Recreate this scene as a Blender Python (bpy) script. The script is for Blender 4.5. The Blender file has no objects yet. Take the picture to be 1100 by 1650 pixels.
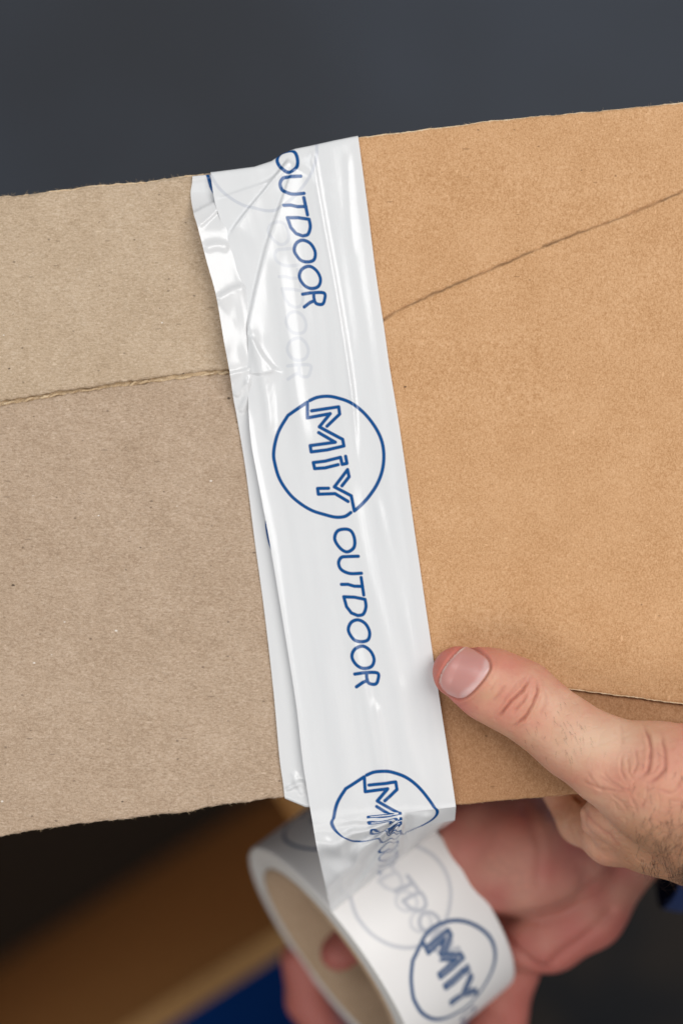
import bpy, math, random
import numpy as np
from mathutils import Vector

# ------------------------------------------------------------------ set-up
scene = bpy.context.scene
COL = scene.collection
S = 0.00021            # metres per unit (one unit = one photo pixel on the box face)
Z0 = 0.95              # height of the box face above the floor
D = 2748.0             # camera height above the box face, in units
rng = np.random.default_rng(7)

cam_d = bpy.data.cameras.new('camera')
cam = bpy.data.objects.new('camera', cam_d); COL.objects.link(cam)
cam.location = (0, 0, Z0 + D * S)
cam_d.sensor_fit = 'VERTICAL'; cam_d.sensor_height = 36; cam_d.sensor_width = 24
cam_d.lens = 36 * D / 1650
cam_d.clip_start = 0.01; cam_d.clip_end = 50
cam_d.dof.use_dof = True
cam_d.dof.focus_distance = (D - 34) * S
cam_d.dof.aperture_fstop = 3.0
scene.camera = cam

world = bpy.data.worlds.new('World'); scene.world = world
world.use_nodes = True
bg = world.node_tree.nodes['Background']
bg.inputs[0].default_value = (0.86, 0.93, 1.0, 1)
bg.inputs[1].default_value = 0.22

def area(name, loc, target, size, power, color):
    l = bpy.data.lights.new(name, 'AREA'); l.shape = 'RECTANGLE'
    l.size, l.size_y = size; l.energy = power; l.color = color
    o = bpy.data.objects.new(name, l); COL.objects.link(o)
    o.location = loc
    o.rotation_euler = (Vector(target) - Vector(loc)).to_track_quat('-Z', 'Y').to_euler()
    return o
area('ceiling_lamp', (0.82, 0.5, Z0 + 1.4), (0, 0, Z0), (0.8, 1.3), 20.5, (1.0, 0.985, 0.965))
area('ceiling_lamp', (-0.8, 0.9, Z0 + 1.5), (0, 0, Z0), (0.5, 1.3), 8, (0.95, 0.98, 1.0))
area('ceiling_lamp', (-0.30, -0.92, Z0 + 1.0), (0, -0.05, Z0), (2.0, 0.6), 9.0, (1.0, 0.98, 0.96))  # broad fill added in front, standing for wall and ceiling bounce

area('window_light', (1.55, 0.62, 0.55), (0.25, 0.42, 0), (0.5, 0.7), 7, (0.50, 0.72, 1.0))  # unseen blue fill added to tint the right side of the floor

scene.view_settings.view_transform = 'Standard'
scene.view_settings.look = 'None'
scene.view_settings.exposure = 0
scene.view_settings.gamma = 1
scene.cycles.use_denoising = True
scene.cycles.max_bounces = 8
scene.cycles.transparent_max_bounces = 16

# ------------------------------------------------------------------ coordinates
def P0(px, py, h=0):
    """point at height h over the box face, straight above photo position (px,py) of the face plane"""
    px, py, h = np.broadcast_arrays(np.asarray(px, float), np.asarray(py, float), np.asarray(h, float))
    return np.stack([px - 550, 825 - py, h], -1)
def pt(px, py, h=0):
    """point at height h seen from the camera at photo position (px,py)"""
    px, py, h = np.broadcast_arrays(np.asarray(px, float), np.asarray(py, float), np.asarray(h, float))
    k = (D - h) / D
    return np.stack([(px - 550) * k, (825 - py) * k, h], -1)
def proj(P):
    k = D / (D - P[..., 2])
    return 550 + P[..., 0] * k, 825 - P[..., 1] * k
def metres(P):
    P = np.asarray(P, float) * S
    return P + np.array([0, 0, Z0])

# ------------------------------------------------------------------ object helpers
def thing(name, label, cat, loc, group=None):
    o = bpy.data.objects.new(name, None); COL.objects.link(o)
    o.location = loc; o.empty_display_size = 0.02
    o['label'] = label; o['category'] = cat
    if group: o['group'] = group
    return o
def mk(name, V, F, m, parent=None, uv=None, attrs=None, smooth=True, label=None, kind=None, unit=True):
    V = metres(V) if unit else np.asarray(V, float)
    base = np.array(parent_world(parent)) if parent else np.zeros(3)
    V = V - base
    me = bpy.data.meshes.new(name)
    F = [np.asarray(f) for f in (F if isinstance(F, list) else [F])]
    nl = sum(f.size for f in F); nf = sum(len(f) for f in F)
    me.vertices.add(len(V)); me.vertices.foreach_set('co', V.astype(np.float32).ravel())
    me.loops.add(nl)
    vi = np.concatenate([f.ravel() for f in F]).astype(np.int32)
    me.loops.foreach_set('vertex_index', vi)
    tot = np.concatenate([np.full(len(f), f.shape[1]) for f in F])
    start = np.concatenate([[0], np.cumsum(tot)[:-1]])
    me.polygons.add(nf)
    me.polygons.foreach_set('loop_start', start.astype(np.int32))
    me.polygons.foreach_set('loop_total', tot.astype(np.int32))
    if uv is not None:
        l = me.uv_layers.new(name='UVMap')
        l.data.foreach_set('uv', np.asarray(uv)[vi].astype(np.float32).ravel())
    for k, a in (attrs or {}).items():
        at = me.attributes.new(k, 'FLOAT', 'POINT')
        at.data.foreach_set('value', np.asarray(a, np.float32).ravel())
    me.update(calc_edges=True); me.validate()
    me.polygons.foreach_set('use_smooth', np.full(len(me.polygons), bool(smooth)))
    me.materials.append(m)
    o = bpy.data.objects.new(name, me); COL.objects.link(o)
    if parent: o.parent = parent
    if label: o['label'] = label
    if kind: o['kind'] = kind
    return o
def parent_world(o):
    v = Vector((0, 0, 0))
    while o: v += o.location; o = o.parent
    return v
def grid_faces(nr, nc, wrap=False, off=0):
    r, c = np.meshgrid(np.arange(nr - 1), np.arange(nc if wrap else nc - 1), indexing='ij')
    c2 = (c + 1) % nc
    return (np.stack([r * nc + c, r * nc + c2, (r + 1) * nc + c2, (r + 1) * nc + c], -1).reshape(-1, 4) + off)
def polydist(px, py, pts):
    """distance to a polyline and 0..1 position along it"""
    pts = np.asarray(pts, float)
    best = np.full(np.shape(px), 1e9); tt = np.zeros(np.shape(px)); sg = np.zeros(np.shape(px))
    seg = np.hypot(*np.diff(pts, axis=0).T); cum = np.concatenate([[0], np.cumsum(seg)]); L = cum[-1]
    for i in range(len(pts) - 1):
        ax, ay = pts[i]; bx, by = pts[i + 1] - pts[i]
        t = np.clip(((px - ax) * bx + (py - ay) * by) / (bx * bx + by * by), 0, 1)
        d = np.hypot(px - ax - t * bx, py - ay - t * by)
        m = d < best
        best = np.where(m, d, best); tt = np.where(m, (cum[i] + t * seg[i]) / L, tt)
        sg = np.where(m, np.sign(bx * (py - ay) - by * (px - ax)), sg)
    return best, tt, sg
def ss(a, b, x):
    t = np.clip((np.asarray(x, float) - a) / (b - a), 0, 1); return t * t * (3 - 2 * t)
_lat = rng.random((64, 64, 64)).astype(np.float32)
def vnoise(x, y, z=0):
    x, y, z = np.broadcast_arrays(np.asarray(x, float), np.asarray(y, float), np.asarray(z, float))
    xi, yi, zi = np.floor(x).astype(int), np.floor(y).astype(int), np.floor(z).astype(int)
    fx, fy, fz = x - xi, y - yi, z - zi
    fx, fy, fz = [f * f * (3 - 2 * f) for f in (fx, fy, fz)]
    r = 0
    for i in (0, 1):
        for j in (0, 1):
            for k in (0, 1):
                w = (fx if i else 1 - fx) * (fy if j else 1 - fy) * (fz if k else 1 - fz)
                r = r + w * _lat[(xi + i) % 64, (yi + j) % 64, (zi + k) % 64]
    return r * 2 - 1
def catmull(pts, n=8, closed=False):
    pts = np.asarray(pts, float); N = len(pts); out = []
    rg = range(N if closed else N - 1)
    for i in rg:
        if closed: a, b, c, d = pts[(i - 1) % N], pts[i], pts[(i + 1) % N], pts[(i + 2) % N]
        else: a, b, c, d = pts[max(i - 1, 0)], pts[i], pts[i + 1], pts[min(i + 2, N - 1)]
        for t in np.linspace(0, 1, n, endpoint=False):
            out.append(0.5 * (2 * b + (c - a) * t + (2 * a - 5 * b + 4 * c - d) * t * t + (3 * b - 3 * c + d - a) * t ** 3))
    out.append(pts[0] if closed else pts[-1])
    return np.array(out)

# ------------------------------------------------------------------ materials
class NT:
    def __init__(self, name):
        self.m = bpy.data.materials.new(name); self.m.use_nodes = True
        self.t = self.m.node_tree; self.n = self.t.nodes; self.b = self.n['Principled BSDF']; self.out = self.n['Material Output']
    def add(self, typ, **kw):
        x = self.n.new(typ)
        for k, v in kw.items():
            if k.startswith('i_'): x.inputs[k[2:].replace('_', ' ')].default_value = v
            else: setattr(x, k, v)
        return x
    def link(self, a, b): self.t.links.new(a, b)
    def coord(self, scale=(1, 1, 1), rot=0, which='Object'):
        tc = self.add('ShaderNodeTexCoord'); mp = self.add('ShaderNodeMapping')
        mp.inputs['Scale'].default_value = scale; mp.inputs['Rotation'].default_value = (0, 0, rot)
        self.link(tc.outputs[which], mp.inputs['Vector']); return mp.outputs[0]
    def noise(self, vec, scale, detail=3, rough=.55):
        x = self.add('ShaderNodeTexNoise'); x.inputs['Scale'].default_value = scale
        x.inputs['Detail'].default_value = detail; x.inputs['Roughness'].default_value = rough
        self.link(vec, x.inputs['Vector']); return x.outputs['Fac']
    def ramp(self, fac, a, b):
        x = self.add('ShaderNodeMapRange'); x.inputs['From Min'].default_value = a; x.inputs['From Max'].default_value = b
        self.link(fac, x.inputs['Value']); return x.outputs[0]
    def math(self, op, a, b=None, c=None):
        x = self.add('ShaderNodeMath', operation=op)
        for i, v in enumerate((a, b, c)):
            if v is None: continue
            if isinstance(v, (int, float)): x.inputs[i].default_value = v
            else: self.link(v, x.inputs[i])
        return x.outputs[0]
    def mix(self, fac, a, b, mode='MIX'):
        x = self.add('ShaderNodeMix', data_type='RGBA', blend_type=mode)
        for s, v in ((x.inputs[0], fac), (x.inputs[6], a), (x.inputs[7], b)):
            if isinstance(v, (int, float)): s.default_value = v
            elif isinstance(v, tuple): s.default_value = (*v, 1)
            else: self.link(v, s)
        return x.outputs[2]
    def attr(self, name):
        return self.add('ShaderNodeAttribute', attribute_name=name).outputs['Fac']
    def bump(self, h, strength, dist, prev=None):
        x = self.add('ShaderNodeBump'); x.inputs['Strength'].default_value = strength; x.inputs['Distance'].default_value = dist
        self.link(h, x.inputs['Height'])
        if prev is not None: self.link(prev, x.inputs['Normal'])
        return x.outputs[0]
    def set(self, **kw):
        for k, v in kw.items():
            s = self.b.inputs[k.replace('_', ' ')]
            if isinstance(v, tuple): s.default_value = (*v, 1) if len(v) == 3 and s.type == 'RGBA' else v
            elif isinstance(v, (int, float)): s.default_value = v
            else: self.link(v, s)
        return self

def cardboard(name, base, dark, light, rot=0.0, speck=1.0, wear=False, streak=1.0, contrast=1.0, aniso=(0.38, 1.0, 1.0), pulp=.00042):
    n = NT(name)
    v = n.coord((1, 1, 1))
    vs = n.coord(aniso, 0)           # fibres lie along the machine direction
    f1 = n.noise(vs, 2100, 4, .7); f2 = n.noise(vs, 800, 4); f3 = n.noise(v, 70, 4); f4 = n.noise(v, 2600, 3, .7)
    a = n.math('MULTIPLY_ADD', n.math('SUBTRACT', f1, .5), 1.7 * streak * contrast, .5)
    a = n.math('MULTIPLY_ADD', n.math('SUBTRACT', f2, .5), .42 * contrast, a)
    a = n.math('MULTIPLY_ADD', n.math('SUBTRACT', f4, .5), 1.5 * contrast, a)
    a = n.math('MULTIPLY_ADD', n.math('SUBTRACT', f3, .5), .36, a)
    col = n.mix(n.ramp(a, .22, .5), dark, base)
    col = n.mix(n.ramp(a, .52, .85), col, light)
    wsp = n.add('ShaderNodeTexNoise'); wsp.inputs['Scale'].default_value = 1500; n.link(v, wsp.inputs['Vector'])
    def specks(scale, r, thr, colr, fac, st=(.8, 1.2, 1)):
        nonlocal col
        vc = n.coord(st, 0)
        sw = n.add('ShaderNodeVectorMath', operation='SCALE'); sw.inputs['Scale'].default_value = .00045; n.link(wsp.outputs['Color'], sw.inputs[0])
        va = n.add('ShaderNodeVectorMath', operation='ADD'); n.link(vc, va.inputs[0]); n.link(sw.outputs[0], va.inputs[1]); vv = va.outputs[0]
        x = n.add('ShaderNodeTexVoronoi', feature='F1'); x.inputs['Scale'].default_value = scale
        n.link(vv, x.inputs['Vector'])
        sep = n.add('ShaderNodeSeparateColor'); n.link(x.outputs['Color'], sep.inputs[0])
        rad = n.math('MULTIPLY', sep.outputs[1], r)
        m = n.math('MULTIPLY', n.math('LESS_THAN', x.outputs['Distance'], rad), n.math('GREATER_THAN', sep.outputs[0], thr))
        col = n.mix(n.math('MULTIPLY', m, fac), col, colr)
    specks(170, .085, 1 - .30 * speck, (.06, .04, .025), .85)
    specks(430, .19, 1 - .22 * speck, tuple(c * .45 for c in dark), .7)
    specks(330, .15, 1 - .30 * max(speck, .3), tuple(c * .6 for c in dark), .6, (.35, 1.7, 1))
    specks(360, .15, 1 - .34 * max(speck, .3), tuple(min(1, c * 1.15) for c in light), .6, (1.2, .4, 1) if speck < .5 else (.35, 1.6, 1))
    specks(230, .085, 1 - .28 * speck, (.86, .80, .72), .8)
    specks(760, .26, 1 - .10 - .10 * speck, tuple(min(1, c * 1.2) for c in light), .5)
    if wear:
        w = n.attr('wear'); col = n.mix(w, col, tuple(c * .42 for c in base))
    n.set(Base_Color=col, Roughness=.86, Specular_IOR_Level=.22)
    bm = n.bump(f1, .7, .00016); bm = n.bump(n.noise(n.coord((.55, 1, 1)), 520, 3, .6), .85, pulp, bm)
    n.link(bm, n.b.inputs['Normal'])
    return n.m
KRAFT = ((.575, .325, .160), (.44, .228, .10), (.69, .425, .238))
GREY = ((.495, .358, .238), (.385, .262, .165), (.60, .455, .325))
m_kraft = cardboard('kraft_board', *KRAFT, rot=1.45, speck=.12, wear=True, streak=.8, aniso=(.85, .5, 1))
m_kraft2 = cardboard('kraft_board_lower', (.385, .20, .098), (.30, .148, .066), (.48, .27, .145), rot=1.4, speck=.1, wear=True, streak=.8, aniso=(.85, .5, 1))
m_greyb = cardboard('grey_board', (.51, .378, .258), (.39, .28, .18), (.63, .495, .362), rot=.14, speck=1.0, wear=True, contrast=.85, pulp=.0010)
m_brownb = cardboard('brown_board', (.465, .336, .234), (.345, .238, .158), (.585, .447, .333), rot=.13, speck=.8, wear=True, contrast=.9, pulp=.0012)
m_tear = cardboard('torn_board', (.60, .44, .27), (.44, .30, .17), (.72, .57, .39), speck=.0)
m_edge = cardboard('cut_edge_board', (.70, .52, .33), (.56, .38, .22), (.80, .66, .48), speck=.0)
m_oldrim = cardboard('scuffed_brown_board', (.27, .14, .05), (.22, .11, .036), (.33, .18, .07), speck=.2)  # carton board darkened to offset the top light on the rim
m_base_shade = cardboard('dark_liner', (.045, .034, .025), (.035, .026, .019), (.06, .045, .032), speck=.0)  # carton bottom coloured dark to stand for the shade inside
m_oldbox = cardboard('old_brown_board', (.44, .205, .062), (.38, .165, .048), (.50, .25, .085), speck=.3)

def tape_mat(name, img, film=False):
    n = NT(name)
    uvn = n.add('ShaderNodeUVMap'); uvn.uv_map = 'UVMap'
    tex = n.add('ShaderNodeTexImage'); tex.image = img; tex.extension = 'EXTEND'; tex.interpolation = 'Cubic'
    n.link(uvn.outputs[0], tex.inputs[0])
    mp = n.add('ShaderNodeMapping'); mp.inputs['Scale'].default_value = (70, 9, 1); n.link(uvn.outputs[0], mp.inputs[0])
    st = n.noise(mp.outputs[0], 1, 3, .6)
    mp2 = n.add('ShaderNodeMapping'); mp2.inputs['Scale'].default_value = (7, 5, 1); n.link(uvn.outputs[0], mp2.inputs[0])
    st2 = n.noise(mp2.outputs[0], 1, 2, .5)
    white = n.mix(n.ramp(st2, .3, .7), (.812, .808, .805), (.772, .771, .772))
    col = n.mix(tex.outputs['Color'], white, (.0, .074, .26))
    n.set(Base_Color=col, Roughness=.19, Specular_IOR_Level=.55)
    b = n.bump(st, .22, .00008)
    cr_ = n.noise(n.coord((1, .45, 1), 0), 120, 3, .6); b = n.bump(n.math('ABSOLUTE', n.math('SUBTRACT', cr_, .5)), .09, .0009, b)
    n.link(b, n.b.inputs['Normal'])
    tr = n.add('ShaderNodeBsdfTransparent'); tr.inputs[0].default_value = (.93, .95, 1, 1)
    ms = n.add('ShaderNodeMixShader')
    tl = n.add('ShaderNodeBsdfTranslucent'); n.link(col, tl.inputs[0])
    mt = n.add('ShaderNodeMixShader'); mt.inputs[0].default_value = .10
    n.link(n.b.outputs[0], mt.inputs[1]); n.link(tl.outputs[0], mt.inputs[2])
    fac = n.math('MULTIPLY', n.attr('clear'), n.math('SUBTRACT', 1.0, n.math('MULTIPLY', tex.outputs['Color'], .6)))
    n.link(fac, ms.inputs[0]); n.link(mt.outputs[0], ms.inputs[1]); n.link(tr.outputs[0], ms.inputs[2])
    n.link(ms.outputs[0], n.out.inputs[0])
    return n.m

def skin_mat(name, base0=((.60, .298, .185), (.67, .372, .245)), redc=(.60, .165, .13)):
    n = NT(name)
    v = n.coord()
    n1 = n.noise(v, 90, 4); n2 = n.noise(v, 420, 3)
    base = n.mix(n.ramp(n1, .35, .68), *base0)
    base = n.mix(n.math('MULTIPLY', n.ramp(n2, .48, .72), .5), base, (.58, .25, .175))
    base = n.mix(n.attr('red'), base, redc)
    base = n.mix(n.attr('tan'), base, (.40, .205, .105))
    base = n.mix(n.attr('pale'), base, (.76, .53, .37))
    base = n.mix(n.math('MULTIPLY', n.attr('line'), .78), base, (.36, .11, .075))
    n.set(Base_Color=base, Roughness=.48, Specular_IOR_Level=.38)
    n.b.inputs['Subsurface Weight'].default_value = .35
    n.b.inputs['Subsurface Radius'].default_value = (1.0, .35, .2)
    n.b.inputs['Subsurface Scale'].default_value = .0022
    vo = n.add('ShaderNodeTexVoronoi', feature='DISTANCE_TO_EDGE'); vo.inputs['Scale'].default_value = 1150
    wv = n.add('ShaderNodeVectorMath', operation='ADD')
    nz = n.add('ShaderNodeTexNoise'); nz.inputs['Scale'].default_value = 900; n.link(v, nz.inputs['Vector'])
    sc = n.add('ShaderNodeVectorMath', operation='SCALE'); sc.inputs['Scale'].default_value = .0006
    n.link(nz.outputs['Color'], sc.inputs[0]); n.link(v, wv.inputs[0]); n.link(sc.outputs[0], wv.inputs[1]); n.link(wv.outputs[0], vo.inputs['Vector'])
    b = n.bump(n.ramp(vo.outputs['Distance'], 0, .14), .38, .00014)
    b = n.bump(n2, .35, .0004, b)
    n.link(b, n.b.inputs['Normal'])
    return n.m
m_skin = skin_mat('skin')
m_skin2 = skin_mat('skin_ruddy', ((.42, .20, .145), (.50, .26, .19)), (.40, .105, .09))  # same skin, base darkened and reddened to stand for shade behind the roll
n = NT('nail'); base = n.mix(n.attr('lunula'), (.60, .285, .25), (.66, .42, .39)); base = n.mix(n.attr('edge'), base, (.82, .70, .62))
n.set(Base_Color=base, Roughness=.33, Specular_IOR_Level=.5); n.b.inputs['Subsurface Weight'].default_value = .25
n.b.inputs['Subsurface Scale'].default_value = .0015; n.b.inputs['Subsurface Radius'].default_value = (1, .4, .3)
vv = n.coord((1, 1, 1), .4); n.link(n.bump(n.noise(n.coord((.2, 2.2, 1), -.46), 900, 2), .12, .0001), n.b.inputs['Normal']); m_nail = n.m
m_hair = NT('hair').set(Base_Color=(.045, .022, .012), Roughness=.5).m
n = NT('floor_concrete'); v = n.coord()
n.set(Base_Color=n.mix(n.ramp(n.noise(v, .9, 4), .40, .60), (.040, .043, .051), (.066, .077, .100)), Roughness=.75); m_floor = n.m
n = NT('mat_rubber'); n.set(Base_Color=n.mix(n.ramp(n.noise(n.coord(), 9, 3), .42, .6), (.0025, .0024, .0034), (.016, .010, .006)), Roughness=.9); m_shade = n.m  # near-black colour standing for shade on the floor
n = NT('blue_plastic'); n.set(Base_Color=n.mix(n.noise(n.coord(), 12, 2), (.0, .028, .14), (.0, .034, .17)), Roughness=.8, Specular_IOR_Level=.1); m_blue = n.m
n = NT('navy_cloth'); n.set(Base_Color=n.mix(n.noise(n.coord(), 200, 2), (.004, .016, .07), (.006, .022, .095)), Roughness=.95); m_navy = n.m
n = NT('roll_rim'); v = n.coord()
n.set(Base_Color=n.mix(n.noise(v, 1500, 2), (.66, .62, .57), (.74, .71, .67)), Roughness=.42); n.b.inputs['Subsurface Weight'].default_value = .0
m_rim = n.m
n = NT('core_paper'); v = n.coord((1, 1, .3))
n.set(Base_Color=n.mix(n.ramp(n.noise(v, 700, 4), .3, .7), (.40, .27, .165), (.50, .35, .23)), Roughness=.85); m_core = n.m

# ------------------------------------------------------------------ the tape print (strokes -> ink mask)
_O = np.array([532., 735.]); _T = np.array([.148, .989]); _N = np.array([.989, -.148])
def _loc(p):
    q = np.asarray(p, float) - _O
    return np.stack([q @ _N, q @ _T], -1) / 240
def c6(*p): return _loc(np.array(p) * (210 / 1100) + np.array([430, 620]))
def c4(*p): return _loc(np.array(p) * (140 / 797) + np.array([500, 830]))
LOGO = [
    catmull(c6((365,135),(430,105),(520,92),(600,102),(700,132),(790,188),(870,268),(940,370),(985,480),(1000,600),(985,720),(940,830),(870,930),(800,1005),(742,1055)), 5),
    c6((742,1055),(718,930),(575,858),(690,712),(702,772),(640,848)),
    c6((345,150),(185,265)), catmull(c6((185,265),(110,400),(70,560),(75,660),(110,790),(190,920),(280,1005),(380,1065),(480,1095),(580,1115),(660,1105),(712,1070)), 5),
    c6((345,150),(352,280),(545,238),(455,352),(652,455),(662,512),(520,545),(385,562),(378,510),(590,480),(450,400)),
    c6((385,220),(615,178),(625,240),(520,345)),
    c6((610,670),(500,697),(410,703),(400,652),(500,640),(632,608),(645,668),(685,660),(675,600)),
    c6((525,870),(432,872),(437,922),(580,915),(690,978)),
]
WORD = [
    catmull(c4((325,122),(380,142),(408,215),(398,290),(335,332),(270,300),(222,222),(248,145)), 6, True),
    catmull(c4((440,365),(330,376),(280,388),(255,440),(280,500),(360,530),(468,520)), 6),
    c4((465,560),(488,720)), c4((478,642),(400,645),(340,632),(280,637)),
    np.concatenate([c4((430,915),(370,895),(325,840),(300,750),(400,747),(500,760)), catmull(c4((500,760),(508,830),(482,898),(430,915)), 5)]),
    catmull(c4((430,955),(500,985),(540,1060),(525,1132),(460,1155),(390,1138),(340,1060),(365,985)), 6, True),
    catmull(c4((475,1195),(545,1235),(580,1310),(555,1378),(480,1400),(410,1370),(370,1300),(398,1228)), 6, True),
    np.concatenate([c4((395,1458),(470,1442)), catmull(c4((470,1442),(610,1435),(615,1500),(590,1540),(530,1535),(510,1490),(508,1445)), 5)]),
    c4((515,1510),(470,1530),(410,1575)),
]
PERIOD = 2.54
def ink_image(name, length, items, ppw=340):
    H, W = int(length * ppw), ppw
    img = np.zeros((H, W), np.float32)
    for strokes, (oa, ob), hw, alpha in items:
        for st in strokes:
            p = (st + np.array([oa, ob])) * ppw
            r = hw * ppw
            for a, b in zip(p[:-1], p[1:]):
                x0, x1 = int(min(a[0], b[0]) - r - 2), int(max(a[0], b[0]) + r + 3)
                y0, y1 = int(min(a[1], b[1]) - r - 2), int(max(a[1], b[1]) + r + 3)
                x0, y0, x1, y1 = max(x0, 0), max(y0, 0), min(x1, W), min(y1, H)
                if x0 >= x1 or y0 >= y1: continue
                Y, X = np.mgrid[y0:y1, x0:x1] + .5
                d = b - a; L = max(d @ d, 1e-9)
                t = np.clip(((X - a[0]) * d[0] + (Y - a[1]) * d[1]) / L, 0, 1)
                q = np.hypot(X - a[0] - t * d[0], Y - a[1] - t * d[1])
                img[y0:y1, x0:x1] = np.maximum(img[y0:y1, x0:x1], alpha * np.clip(r - q + .5, 0, 1))
    im = bpy.data.images.new(name, W, H, float_buffer=False); im.colorspace_settings.name = 'Non-Color'
    buf = np.ones((H, W, 4), np.float32); buf[..., :3] = img[..., None]
    im.pixels.foreach_set(buf.ravel()); im.update(); im.pack()
    return im
HW = .0118

# ------------------------------------------------------------------ floor and things far below
def box_sheet(name, corners, h0, h1, m, **kw):
    c = np.array(corners, float); n_ = len(c)
    V = np.concatenate([np.c_[c, np.full(n_, h0)], np.c_[c, np.full(n_, h1)]])
    F = [np.array([list(range(n_))[::-1], list(range(n_, 2 * n_))]), np.array([[i, (i + 1) % n_, n_ + (i + 1) % n_, n_ + i] for i in range(n_)])]
    return mk(name, V, F, m, smooth=False, **kw)
HF = -Z0 / S
g = 60000
fl = mk('floor', np.array([(-g, -g, HF), (g, -g, HF), (g, g, HF), (-g, g, HF)]), np.array([[0, 1, 2, 3]]), m_floor, smooth=False)
fl['kind'] = 'structure'

# added dark sheet, standing in for the shade on the floor under the worker
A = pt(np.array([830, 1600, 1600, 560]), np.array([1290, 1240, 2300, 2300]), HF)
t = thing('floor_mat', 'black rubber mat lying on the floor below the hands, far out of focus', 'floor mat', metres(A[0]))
box_sheet('mat_sheet', A[::-1, :2], HF + 8, HF + 45, m_shade, parent=t)

# open brown carton far below at the lower left
RIMH = -1800
a0 = pt(566, 1440, RIMH)[:2]; a1 = pt(-800, 2300, RIMH)[:2]
dr = (a1 - a0) / np.linalg.norm(a1 - a0); nr_ = np.array([dr[1], -dr[0]])
if nr_ @ (np.array([0, 0]) - a0) < 0: nr_ = -nr_
Wd = 2300
car = thing('open_carton', 'dark brown open cardboard carton standing on the floor below the grey box, out of focus', 'carton', metres(np.r_[(a0 + a1) / 2 + nr_ * Wd / 2, HF]))
def wall(p, q, nin, name='wall', th=24):
    p, q = np.array(p), np.array(q)
    c = [p, q, q + nin * th, p + nin * th]
    ar = sum(c[i][0] * c[(i + 1) % 4][1] - c[(i + 1) % 4][0] * c[i][1] for i in range(4))
    if ar < 0: c = c[::-1]
    return box_sheet(name, c, HF, RIMH, m_oldbox, parent=car)
wall(a0, a1, nr_); wall(a0 + nr_ * Wd, a1 + nr_ * Wd, -nr_)
wall(a0 + nr_ * 25, a0 + nr_ * (Wd - 25), dr); wall(a1 + nr_ * 25, a1 + nr_ * (Wd - 25), -dr)
_q = [a0 + nr_ * 30, a0 + nr_ * (Wd - 30), a1 + nr_ * (Wd - 30), a1 + nr_ * 30]
box_sheet('base', _q if sum(_q[i][0] * _q[(i + 1) % 4][1] - _q[(i + 1) % 4][0] * _q[i][1] for i in range(4)) > 0 else _q[::-1], HF + 10, HF + 30, m_base_shade, parent=car)
# rim along the near wall's edge, its board colour dimmed against the top light
box_sheet('rim', [a0 - nr_ * 34, a0 + nr_ * 28, a1 + nr_ * 28, a1 - nr_ * 34][::-1] if True else None, RIMH + 1, RIMH + 22, m_oldrim, parent=car)

# blue crate beside it
cb = pt(470, 1720, -2300)[:2]
cr = thing('crate', 'dark blue crate on the floor beside the brown carton, blurred at the bottom edge', 'crate', metres(np.r_[cb, HF]))
o0 = a0 - nr_ * 44; o1 = a1 - nr_ * 44; w_ = 900
def cw(p, q, nn, th=40, h0=HF, h1=-2300, name='wall', m=m_blue):
    c = [p, q, q + nn * th, p + nn * th]
    ar = sum(c[i][0] * c[(i + 1) % 4][1] - c[(i + 1) % 4][0] * c[i][1] for i in range(4))
    return box_sheet(name, c if ar > 0 else c[::-1], h0, h1, m, parent=cr)
cw(o0, o1, -nr_); cw(o0 - nr_ * w_, o1 - nr_ * w_, nr_)
cw(o0 - nr_ * 41, o0 - nr_ * (w_ - 41), dr); cw(o1 - nr_ * 41, o1 - nr_ * (w_ - 41), -dr)
cw(o0 - nr_ * 42 + dr * 42, o1 - nr_ * 42 - dr * 42, -nr_, w_ - 84, HF + 1000, HF + 1040, 'base')
cw(o0 + nr_ * 4, o1 + nr_ * 4, -nr_, 55, -2298, -2240, 'rim')

# ------------------------------------------------------------------ the cardboard box
BOXD = 190
BOX = thing('cardboard_box', 'shallow box made of a grey-brown carton and a kraft carton joined under white tape', 'box', metres((0, 0, -BOXD)))
def edge_noise(x, seed, amp): return amp * (vnoise(x / 9, seed) * .6 + vnoise(x / 30, seed + 7) * .8 + vnoise(x / 3.5, seed + 3) * .35)
topL = lambda x: np.interp(x, [-80, 0, 60, 140, 230, 310, 640], [330, 316.5, 309.5, 299.5, 291.5, 281, 240]) + edge_noise(x, 1, 1.2)
botL = lambda x: np.interp(x, [-80, 0, 52, 120, 189, 260, 302, 331, 449, 640], [1364, 1349, 1339.5, 1331, 1322, 1313, 1310.5, 1303, 1286.5, 1262]) + edge_noise(x, 5, 1.3)
foldL = lambda x: np.interp(x, [-80, 0, 60, 140, 240, 330, 372, 640], [662, 649, 639, 626.5, 612, 600.5, 597, 560])
topR = lambda x: np.interp(x, [420, 578, 800, 1000, 1100, 1700], [240, 222, 194, 176, 164.5, 95]) + edge_noise(x, 9, .8)
botR = lambda x: np.interp(x, [420, 733, 925, 1700], [1325, 1299, 1282, 1215]) + edge_noise(x, 12, .8)
flapR = lambda x: np.interp(x, [420, 700, 905, 1000, 1100, 1700], [1052, 1086, 1109, 1121, 1134.5, 1212]) + edge_noise(x, 15, .8)

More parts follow.
